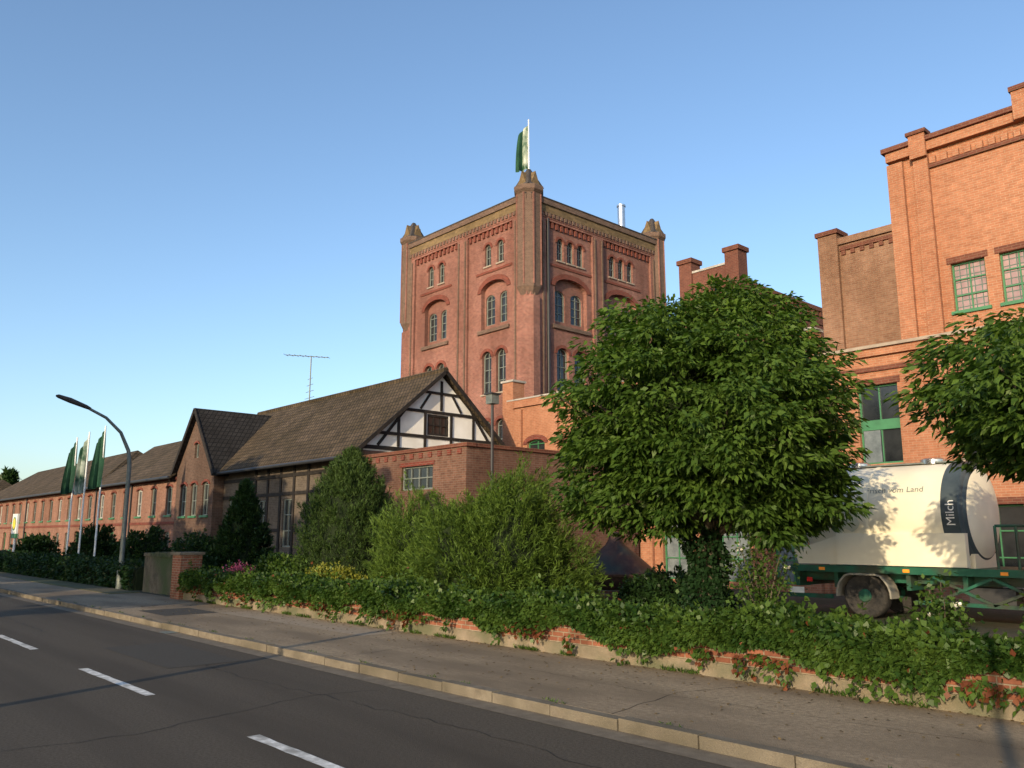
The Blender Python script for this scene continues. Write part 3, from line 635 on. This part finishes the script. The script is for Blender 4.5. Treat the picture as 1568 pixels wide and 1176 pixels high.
# ------------------------------------------------------------------ annex
b=Bld('brick_annex',(-25,20.5,0))
FA=('F',17.5); RA=('R',-21.5)
hs=[window(b,FA,-24.3,1.9,3.6,4.45,0,frm='frame',nx=3,nz=1,rec=.15,trim='archbrick',tw=.15),window(b,FA,-26.6,.9,.9,2.3,.1,nx=1,nz=1),window(b,FA,-23,.9,.9,2.3,.1,nx=1,nz=1)]
b.prism('front_wall','annex',FA,[(-28.05,0),(-21.5,0),(-21.5,4.95),(-28.05,4.95)],-.3,0,holes=hs)
hs=[window(b,RA,19.6,1.0,2.2,3.6,.12,nx=1,nz=1,trim='archbrick',tw=.15)]
b.prism('side_wall','annex',RA,[(17.81,0),(26.4,0),(26.4,4.95),(17.81,4.95)],-.3,0,holes=hs)
b.fbox('coping','corn',FA,-28.05,-21.4,4.952,5.08,-.35,.07); b.fbox('coping','corn',RA,17.85,26.4,4.952,5.08,-.35,.07)
b.box('flat_roof','slate',-28.0,-21.81,17.82,26.4,4.6,4.8)
for i in range(12): b.fbox('dentils','archbrick',FA,-28+i*.55,-27.8+i*.55,4.72,4.9,0,.05)
b.finish()
# ------------------------------------------------------------------ courtyard wing between tower and right building
b=Bld('courtyard_brick_building',(-21.5,29,0))
FG=('F',26.6); hs=[]
for cx in (-27.6,-25.0,-22.4,-19.8,-17.2,-15.0):
    hs.append(window(b,FG,cx,1.3,.35,2.75,0,frm='green',glass='glass2',nx=1,nz=2,rec=.2)); hs.append(window(b,FG,cx,1.2,4.6,6.4,.2,frm='green',nx=1,nz=2,rec=.2,trim='archbrick',sill='sillst'))
    b.fbox('lintel','sillst',FG,cx-.75,cx+.75,2.76,3.1,-.01,.05)
for s in (-29.0,-26.6,-24.0,-21.4,-18.8,-16.3): b.fbox('pilaster','ebrick',FG,s,s+.55,0,7.9,.0,.15)
b.prism('front_wall','ebrick',FG,[(-29.4,0),(-13.95,0),(-13.95,8.0),(-29.4,8.0)],-.3,0,holes=hs)
b.fbox('cornice','ebrick',FG,-29.4,-13.95,8.002,8.35,-.35,.12); b.fbox('coping','copg',FG,-29.45,-13.95,8.352,8.42,-.4,.16)
b.box('body','ebrick',-29.38,-13.96,26.95,33.5,0,7.6)
b.box('corner_pier','ebrick',-29.75,-29.0,26.45,27.2,0,9.3); b.box('pier_cap','copg',-29.82,-28.93,26.38,27.27,9.3,9.4)
b.finish()
# ------------------------------------------------------------------ C dark red stack
b=Bld('parapet_brick_building',(-21.6,37,0))
FC=('F',32.3); RC=('R',-20.0)
b.box('body','cbrick',-23.2,-20.0,32.3,46,0,13.4)
b.fbox('raised_parapet','cbrick',FC,-22.6,-20.4,13.4,14.45,-.35,-.002); b.fbox('coping','copg',FC,-22.6,-20.4,14.45,14.55,-.4,.05)
b.fbox('side_coping','corn',RC,32.9,46,13.402,13.62,-.4,.1)
for i in range(30): b.fbox('dentils','corn',RC,33+i*.42,33.2+i*.42,13.15,13.4,.0,.07)
b.fbox('string','corn',RC,32.9,46,12.7,12.85,-.01,.06)
for x in (-23.25,-20.65):
    b.box('pier','cbrick',x,x+.72,32.2,32.95,12,15.0); b.box('pier_cap','corn',x-.08,x+.8,32.12,33.03,15.0,15.22)
b.finish()
# ------------------------------------------------------------------ D + E right building
b=Bld('brick_brewery_hall',(-6,31,0))
FD=('F',29.0)
b.box('recessed_block','dbrick',-14.35,-10.3,29.0,38,0,12.7)
b.fbox('recessed_cornice','corn',FD,-13.6,-10.5,12.45,12.6,0,.08); b.fbox('recessed_coping','dbrick',FD,-14.35,-10.3,12.702,12.95,-.4,.1)
for i in range(9): b.fbox('dentils','corn',FD,-13.55+i*.35,-13.4+i*.35,12.28,12.45,0,.06)
b.box('recessed_pier','dbrick',-14.4,-13.65,28.85,29.6,8,13.15); b.box('pier_cap','corn',-14.47,-13.58,28.78,29.67,13.15,13.32)
b.fbox('bricked_door','dbrick',FD,-12.5,-11.6,8.3,10.2,0,.03)
b.tube('flue_pipe','darkmet',[(-11.15,28.8,12.2),(-11.0,28.75,11.9),(-10.9,28.75,8.3)],.09,8)
b.tube('flue_pipe','darkmet',[(-11.15,28.8,12.2),(-11.15,28.95,12.3)],.09,8)
FE=('F',27.0); hs=[]
for cx in (-8.68,-7.3,-5.9,-3.2,-1.8,-.4): hs.append(window(b,FE,cx,.98,8.85,10.4,0,frm='green',glass='gblock',nx=1,nz=2,rec=.18,fw=.05,trim='corn',tw=.2,sill='green'))
for cx in (-8.6,-6.0,-3.4): hs.append(window(b,FE,cx,1.5,4.3,6.9,0,frm='green',nx=1,nz=2,rec=.22,trim='corn',tw=.2,sill='sillst')); hs.append(window(b,FE,cx,1.5,.6,2.9,0,frm='green',nx=1,nz=2,rec=.22,trim='corn',tw=.2,sill='sillst'))
b.prism('main_wall','ebrick',FE,[(-10.75,0),(6,0),(6,14.3),(-10.75,14.3)],-.35,0,holes=hs)
b.box('left_return','ebrick',-10.747,-10.4,27.36,36,8,14.2)
hs=[window(b,FE,-11.8,1.35,4.3,6.9,0,frm='green',glass='glass',nx=1,nz=1,rec=.2,trim='corn',tw=.22),window(b,FE,-12.6,1.2,.5,2.9,0,frm='green',nx=1,nz=2,rec=.2)]
b.prism('lower_wall','ebrick',FE,[(-13.9,0),(-10.752,0),(-10.752,7.85),(-13.9,7.85)],-.35,0,holes=hs)
b.fbox('transom_panel','green',FE,-12.46,-11.14,5.42,5.75,-.19,-.12); b.fbox('lower_glazing','glass2',FE,-12.4,-11.85,4.36,5.41,-.17,-.14)
b.fbox('ledge','sillst',FE,-13.9,-10.9,8.1,8.2,-2.0,.25); b.fbox('ledge_brick','ebrick',FE,-13.9,-10.9,7.852,8.098,-.3,.14)
b.fbox('ledge','sillst',FE,-10.9,6,8.1,8.2,0,.25); b.fbox('ledge_brick','ebrick',FE,-10.9,6,7.852,8.098,0,.14); b.fbox('ledge_lower','corn',FE,-13.9,6,7.35,7.5,0,.08)
b.box('ledge_pier','ebrick',-14.3,-13.78,26.8,27.4,0,9.1); b.box('pier_cap','copg',-14.36,-13.72,26.74,27.46,9.1,9.2)
for s,w in ((-10.8,.5),(-9.95,.45)): b.fbox('pilaster','ebrick',FE,s,s+w,8.2,14.2,0,.16)
b.fbox('pilaster','ebrick',FE,-4.8,-4.2,0,14.2,0,.16); b.fbox('pilaster','ebrick',FE,-9.95,-9.5,0,7.85,0,.14)
b.fbox('cornice_soffit','corn',FE,-9.5,6,13.72,13.85,0,.1)
for i in range(44): b.fbox('cornice_dentils','ebrick',FE,-9.45+i*.35,-9.27+i*.35,13.85,14.08,0,.12)
b.fbox('cornice','ebrick',FE,-10.8,6,14.302,14.62,-.35,.2); b.fbox('cornice_cap','corn',FE,-10.9,6,14.622,14.78,-.4,.3)
b.fbox('cornice_pier','ebrick',FE,-9.98,-9.47,14.1,14.9,.2,.32); b.fbox('pier_cap','corn',FE,-10.04,-9.41,14.9,15.02,-.1,.38)
b.fbox('cornice_pier','ebrick',FE,-6.9,-6.3,14.3,15.2,-.3,.33); b.fbox('pier_cap','corn',FE,-6.95,-6.25,15.2,15.35,-.35,.38)
b.box('body','ebrick',-10.3,5.9,27.9,40,0,13.9)
b.finish()

# ------------------------------------------------------------------ street lamp
b=Bld('street_lamp',(-32.3,10.2,0))
lx,ly=-32.3,10.2
pts=[(lx,ly,.1),(lx,ly,1.0),(lx,ly,4.6),(lx,ly-.08,5.1),(lx,ly-.4,5.75),(lx,ly-.95,6.25),(lx,ly-1.6,6.55),(lx,ly-2.0,6.66)]
b.tube('pole','galv',pts,[.11,.09,.075,.07,.06,.055,.05,.05],12)
b.tube('base_sleeve','galv',[(lx,ly,.1),(lx,ly,1.1)],.125,12)
b.tube('lamp_head','slate',[(lx,ly-1.5,6.52),(lx,ly-1.65,6.58),(lx,ly-2.2,6.76),(lx,ly-2.6,6.87),(lx,ly-2.68,6.88)],[.05,.075,.10,.07,.03],10)
b.finish()
b=Bld('yard_lamp',(-17.3,15,0))
b.tube('pole','darkmet',[(-17.3,15,.1),(-17.3,15,5.6)],[.05,.04],8); b.box('lamp_head','galv',-17.43,-17.17,14.87,15.13,5.62,5.88); b.box('hood','darkmet',-17.47,-17.13,14.83,15.17,5.88,5.92)
b.finish()
b=Bld('utility_pole',(-10.4,-1.3,0))
b.tube('pole','bark',[(-10.4,-1.3,0),(-10.4,-1.3,6.2)],[.1,.08],10); b.finish()
b=Bld('lamp_post',(.85,-1.3,0))
b.tube('post','galv',[(.85,-1.3,0),(.85,-1.3,6.0)],[.07,.05],8); b.finish()
b=Bld('head_shadow_disc',(-.1,-1.6,0))  # unseen disc on a post, added to cast a head-like shadow on the pavement
b.tube('post','galv',[(-.1,-1.6,0),(-.1,-1.6,2.3)],.03,8); b.lathe('disc','white',(-.1,-1.65,2.2),[(.2,0),(.21,.01),(.2,.02)],24,'Y'); b.finish()
b=Bld('roadside_sign',(-53.9,11.2,0))
b.tube('post','white',[(-53.9,11.2,.1),(-53.9,11.2,2.1)],.06,8)
b.box('panel','white',-54.45,-53.35,11.1,11.2,2.1,3.2); b.box('panel_edge','green',-54.45,-53.35,11.1,11.2,1.85,2.098); b.lathe('emblem','yellow',(-53.9,11.085,2.65),[(.3,0),(.3,.012)],20,'Y'); b.lathe('emblem_ring','green',(-53.9,11.09,2.65),[(.38,0),(.38,.008)],20,'Y')
b.box('panel_side','white',-53.349,-53.345,11.1,11.2,2.1,3.2)
b.finish()
# ------------------------------------------------------------------ copper kettle
b=Bld('copper_brew_kettle',(-16.7,19.4,.1))
c=(-16.7,19.4,.1)
b.lathe('plinth','wallbrick',c,[(1.35,0),(1.35,.35),(1.28,.36)],32)
b.lathe('kettle','copper',c,[(1.15,.36),(1.26,.5),(1.28,.75),(1.2,.84),(1.05,.98),(.8,1.2),(.5,1.45),(.3,1.62),(.2,1.78),(.17,1.95),(.14,2.0)],36)
b.lathe('rim','copper',(c[0],c[1],c[2]+.75),[(1.32,0),(1.32,.06)],36)
b.finish()

# ------------------------------------------------------------------ tank truck
b=Bld('tank_truck',(-8,20.6,.1)); cy,cz,rr=20.6,2.5,1.16
xl,xr=-10.55,-7.0
b.lathe('tank','tank',(0,cy,cz),[(.05,xl-.42),(.5,xl-.38),(.9,xl-.22),(1.1,xl-.05),(rr,xl+.1),(rr,xr)],56,'X')
b.lathe('tank_band','tank',(0,cy,cz),[(rr+.01,xl+1.5),(rr+.015,xl+1.52),(rr+.015,xl+1.58),(rr+.01,xl+1.6)],56,'X')
b.lathe('tank_end_band','tankend',(0,cy,cz),[(rr+.012,xr-.30),(rr+.014,xr+.06),(1.1,xr+.12)],56,'X')
b.lathe('tank_end','tankend',(0,cy,cz),[(1.1,xr+.1),(1.04,xr+.16),(1.0,xr+.18)],56,'X')
b.lathe('tank_dish','tank',(0,cy,cz),[(1.0,xr+.18),(.8,xr+.25),(.45,xr+.3),(.04,xr+.32)],56,'X')
b.box('skirt','tank',-9.75,-6.85,19.42,19.6,1.32,2.05)
b.extr('rear_fairing','tank',[(-10.8,19.5,1.32),(-9.753,19.5,1.32),(-9.753,19.5,2.0),(-10.9,19.5,1.65)],(0,.12,0))
for x in (-10.2,-8.4,-7.0): b.box('tank_saddle','tank',x,x+.16,19.9,21.3,1.15,1.6)
b.box('walkway','galv',-10.2,-7.2,20.35,20.85,3.665,3.70)
for x in (-9.6,-7.8): b.lathe('manhole','steel',(x,20.6,3.66),[(.28,0),(.28,.1),(.2,.14)],20)
for y in (19.95,21.15): b.box('chassis_rail','truckg',-10.9,-1.0,y-.06,y+.06,.92,1.16)
b.box('side_rail','truckg',-10.95,-1.0,19.38,19.46,1.14,1.30); b.box('deck','truckg',-10.9,-6.0,19.47,21.7,1.165,1.29)
for x in (-10.9,-9.9,-8.2,-7.0,-5.6,-4.4,-3.2): b.box('cross_member','truckg',x,x+.1,19.5,21.6,.78,1.139)
for x0,x1 in ((-7.6,-6.4),(-6.4,-5.2),(-5.2,-4.0)):
    b.beam('truss','truckg',('F',19.45),(x0,.55),(x1,1.1),.06,0,.05); b.beam('truss','truckg',('F',19.5),(x0,1.1),(x1,.55),.06,0,.05)
b.box('side_guard','truckg',-8.0,-3.5,19.4,19.45,.5,.58)
for wx in (-9.15,-3.6):
    for wy in (19.45,21.3):
        b.lathe('tyre','rubber',(wx,wy,.62),[(.30,0),(.34,-.02),(.46,-.03),(.5,0),(.515,.06),(.515,.24),(.5,.3),(.44,.32)],40,'Y')
        b.lathe('hub','truckg',(wx,wy,.62),[(.31,.03),(.28,.06),(.17,.09),(.15,-.02),(.13,-.04),(.02,-.05)],24,'Y')
        for k in range(8): a=k*.785; b.lathe('nuts','galv',(wx+.21*math.cos(a),wy+.055,.62+.21*math.sin(a)),[(.022,0),(.018,-.03)],6,'Y')
    b.box('axle','darkmet',wx-.06,wx+.06,19.6,21.5,.56,.68)
    n=14; ring=[(wx+.66*math.cos(a),.62+.62*math.sin(a)) for a in [math.pi*(-.02+i*1.04/n) for i in range(n+1)]]; inn=[(wx+.62*math.cos(a),.62+.58*math.sin(a)) for a in [math.pi*(-.02+i*1.04/n) for i in range(n,-1,-1)]]
    b.prism('mudguard','mud',('F',19.35),[(max(p[0],-99),min(p[1],1.13)) for p in ring]+[(p[0],min(p[1],1.09)) for p in inn],-.42,0)
b.box('number_plate','white',-10.96,-10.6,19.30,19.33,.62,.76); b.box('bumper','truckg',-11.0,-9.9,19.34,19.42,.52,.62); b.box('tail_light','red',-10.5,-10.37,19.3,19.34,.9,1.0)
for x in (-10.2,-8.2,-6.2): b.box('side_reflector','orange',x,x+.14,19.35,19.378,1.18,1.25)
b.box('tool_box','darkmet',-6.9,-6.0,19.5,20.0,.5,.9)
for x in (-6.3,-5.9): b.tube('hose_rail','truckg',[(x,19.6,1.3),(x,19.6,2.2)],.03,6)
b.tube('hose_rail','truckg',[(-6.3,19.6,2.2),(-2.7,19.6,2.2)],.03,6)
b.box('pump_box','tankend',-5.6,-4.2,19.6,21.4,1.3,1.95)
b.box('cab','truckg',-2.6,-.6,19.5,21.7,1.0,3.2)
def tank_text(txt,x,ang,size,mat,extra=.012,flip=False):
    cu=bpy.data.curves.new('t','FONT'); cu.body=txt; cu.size=size
    ob=bpy.data.objects.new('t',cu); col.objects.link(ob); bpy.context.view_layer.update()
    dg=bpy.context.evaluated_depsgraph_get(); me=ob.evaluated_get(dg).to_mesh()
    bm=bmesh.new(); bm.from_mesh(me); bmesh.ops.triangulate(bm,faces=bm.faces)
    vs=[]
    for v in bm.verts:
        if flip: px,pz=-v.co.y,v.co.x
        else: px,pz=v.co.x,v.co.y
        a=ang+pz/rr; vs.append((x+px,cy-(rr+extra)*math.cos(a),cz+(rr+extra)*math.sin(a)))
    fs=[tuple(v.index for v in f.verts) for f in bm.faces]; bm.free()
    bpy.data.objects.remove(ob,do_unlink=True)
    b.add('lettering',mat,vs,fs)
try:
    tank_text('Frisch vom Land',-9.0,.42,.2,'textc'); tank_text('Milch',-7.02,-.25,.26,'white',.03,True)
except Exception as ex: print(ex)
em=[]; rg=random.Random(4)
for i in range(26):
    a=6.283*i/26; r=.36*(1+rg.uniform(-.25,.3)); em.append((-9.5+r*.9*math.cos(a),.05+r*math.sin(a)*1.1))
tri=geometry.tessellate_polygon([[Vector((p[0],p[1],0)) for p in em]])
M['emblem']=plain('emblem_grey',(.52,.52,.40),.4)
b.add('emblem','emblem',[(p[0],cy-(rr+.02)*math.cos(p[1]),cz+(rr+.02)*math.sin(p[1])) for p in em],[tuple(t) for t in tri])
b.finish()

# ------------------------------------------------------------------ vegetation
tree('broadleaf_tree',(-9.75,14.0,.1),(-9.6,14.0,3.95),(3.25,3.25,3.0),1350,58,leaf=(.155,.07),seed=14,trunk_r=.2,crad=.38,ivy=True,zmin=2.0,corescale=.55,lam=.30,sharp=9,nl=30,lean=(-.03,-.04),fork=2.3,taper=.24)
tree('broadleaf_tree',(-2.85,13.2,.1),(-2.75,13.1,3.8),(2.2,2.2,1.45),480,54,leaf=(.14,.062),seed=21,trunk_r=.12,crad=.36,corescale=.5,lam=.3,sharp=8)
for i,(x,y,h) in enumerate(((-20.5,-7.5,12.0),(-28.5,-8.5,12.8),(-37.5,-9,11),(-48,-10,9))):
    tree('street_tree',(x,y,0),(x,y,h-4.2),(4.3,4.0,4.0),200,30,leaf=(.6,.45),seed=31+i,trunk_r=.28,crad=.8,corescale=.6)
bush('juniper_bush',(-15.2,13.3,.1),(2.4,1.9),3.45,2100,38,'leafb',41,blade=(.15,.022),cl=.5,up=.5,lam=.34,corescale=.78)
bush('juniper_bush',(-17.9,13.2,.1),(1.7,1.4),3.1,1000,38,'leafb',42,blade=(.15,.022),cl=.45,up=.6,lam=.34,corescale=.78)
bush('cypress_bush',(-22.0,13.4,.1),(1.65,1.4),4.15,1700,34,'leafc',43,blade=(.13,.024),cl=.38,up=1.1,power=3.6,lam=.3,corescale=.85)
bush('dark_conifer',(-29.5,13.5,.1),(1.3,1.2),3.6,700,28,'leafd',44,blade=(.16,.05),cl=.3,up=.4,power=1.4)
bush('cotoneaster_shrub',(-33.5,13.4,.1),(1.7,1.3),1.8,420,26,'leafd',45,blade=(.12,.07),leafy=True)
bush('yellow_euonymus',(-19.9,11.7,.4),(1.5,.7),.7,300,26,'leafy',46,blade=(.08,.05),leafy=True,cl=.2)
bush('garden_shrub',(-23.5,12.0,.2),(1.4,.9),1.15,300,28,'ivy',48,blade=(.1,.07),leafy=True,cl=.2)
bush('flowering_shrub',(-24.0,10.9,.7),(.5,.35),.35,60,22,'flowp',49,blade=(.07,.06),leafy=True,cl=.12)
bush('round_shrub',(-39,13.2,.1),(1.2,1.1),2.3,300,26,'leafd',50,blade=(.14,.08),leafy=True)
bush('round_shrub',(-47,13.5,.1),(1.4,1.2),2.4,300,26,'leafd',51,blade=(.16,.1),leafy=True)
bush('round_shrub',(-58,13.2,.1),(1.5,1.2),2.0,260,24,'leafd',52,blade=(.18,.1),leafy=True)
bush('garden_shrub',(-12.9,17.2,.1),(1.5,1.2),.9,300,26,'leafd',54,blade=(.12,.07),leafy=True)
def rose(name,x,y,h,r,seed,fl='floww'):
    rng=np.random.default_rng(seed); bb=Bld(name,(x,y,.1)); tips=[]
    for i in range(11):
        a=rng.random()*6.283; q=r*(.3+.7*rng.random()); hh=h*(.6+.4*rng.random())
        m=(x+q*.4*math.cos(a),y+q*.4*math.sin(a),hh*.55); t=(x+q*math.cos(a),y+q*math.sin(a),hh)
        bb.tube('stems','bark',[(x,y,.1),m,t],[.02,.012,.006],5); tips.append((m,t))
    e=bb.finish(); Pp=[];
    for m,t in tips:
        m=np.array(m);t=np.array(t)
        for k in range(130): s=-.6+1.65*rng.random(); Pp.append(m+(t-m)*s+rng.normal(size=3)*.12)
    Pp=np.array(Pp); Pp[:,2]=np.maximum(Pp[:,2],.2); n=len(Pp); leaf_mesh('leaves',Pp,rng.normal(size=(n,3))+np.array([0,0,-.2]),np.full(n,.085),np.full(n,.055),.1+.7*rng.random(n),'ivy',e,(x,y,.1),rng)
    Fp=np.array([np.array(t)+rng.normal(size=3)*.025 for m,t in tips[:6] for _ in range(7)]); n=len(Fp)
    leaf_mesh('blooms',Fp,rng.normal(size=(n,3)),np.full(n,.05),np.full(n,.05),rng.random(n),fl,e,(x,y,.1),rng)
rose('rose_bush',-8.2,13.5,2.15,.55,61); rose('rose_bush',-4.5,11.7,1.4,.3,63); rose('rose_bush',-3.3,12.0,1.25,.3,64,'flowp')
bush('pine_tree',(-128,25,0),(3.2,3.2),9.6,300,26,'leafd',71,blade=(.8,.35),cl=.9,up=.3,power=1.6)
rng=np.random.default_rng(5); n=9000; e=bpy.data.objects.new('distant_tree_row',None); e.location=(-220,20,0); col.objects.link(e)
yy=rng.random(n)*110-50; top=7+2.5*np.sin(yy*.35)+1.5*np.sin(yy*.9); Pp=np.stack([-220+rng.normal(size=n)*3,yy,rng.random(n)**.7*top],1)
leaf_mesh('foliage',Pp,rdirs(rng,n),np.full(n,1.4),np.full(n,1.0),rng.random(n),'leafd',e,(-220,20,0),rng)

# ------------------------------------------------------------------ light, sky, camera
sd=Vector((-.35,.937,-math.tan(math.radians(15)))).normalized()
l=bpy.data.lights.new('sun','SUN'); l.energy=5.0; l.angle=math.radians(.5); l.color=(1.0,.80,.53)
o=bpy.data.objects.new('sun',l); o.rotation_euler=sd.to_track_quat('-Z','Y').to_euler(); o.location=(20,-40,30); col.objects.link(o)
w=bpy.data.worlds.new('World'); scene.world=w; w.use_nodes=True; nt=w.node_tree
sk=nt.nodes.new('ShaderNodeTexSky'); sk.sky_type='NISHITA'; sk.sun_disc=False; sk.sun_elevation=math.radians(15); sk.sun_rotation=math.atan2(.35,-.937)
sk.air_density=1.0; sk.dust_density=1.3; sk.ozone_density=2.6
hs=nt.nodes.new('ShaderNodeHueSaturation'); hs.inputs['Saturation'].default_value=1.0; hs.inputs['Value'].default_value=1.7
bg=nt.nodes['Background']; bg.inputs['Strength'].default_value=.15; nt.links.new(sk.outputs[0],hs.inputs['Color']); nt.links.new(hs.outputs[0],bg.inputs[0])
cam=bpy.data.cameras.new('camera'); cam.lens=29.1; cam.sensor_width=36; cam.clip_end=3000; cam.clip_start=.05
co=bpy.data.objects.new('camera',cam); co.location=(0,0,2.0); p=math.radians(10.37)
fw=Vector((-.7396*math.cos(p),.673*math.cos(p),math.sin(p))); co.rotation_euler=fw.to_track_quat('-Z','Y').to_euler(); col.objects.link(co); scene.camera=co
scene.view_settings.view_transform='Standard'; scene.view_settings.look='None'; scene.view_settings.exposure=0
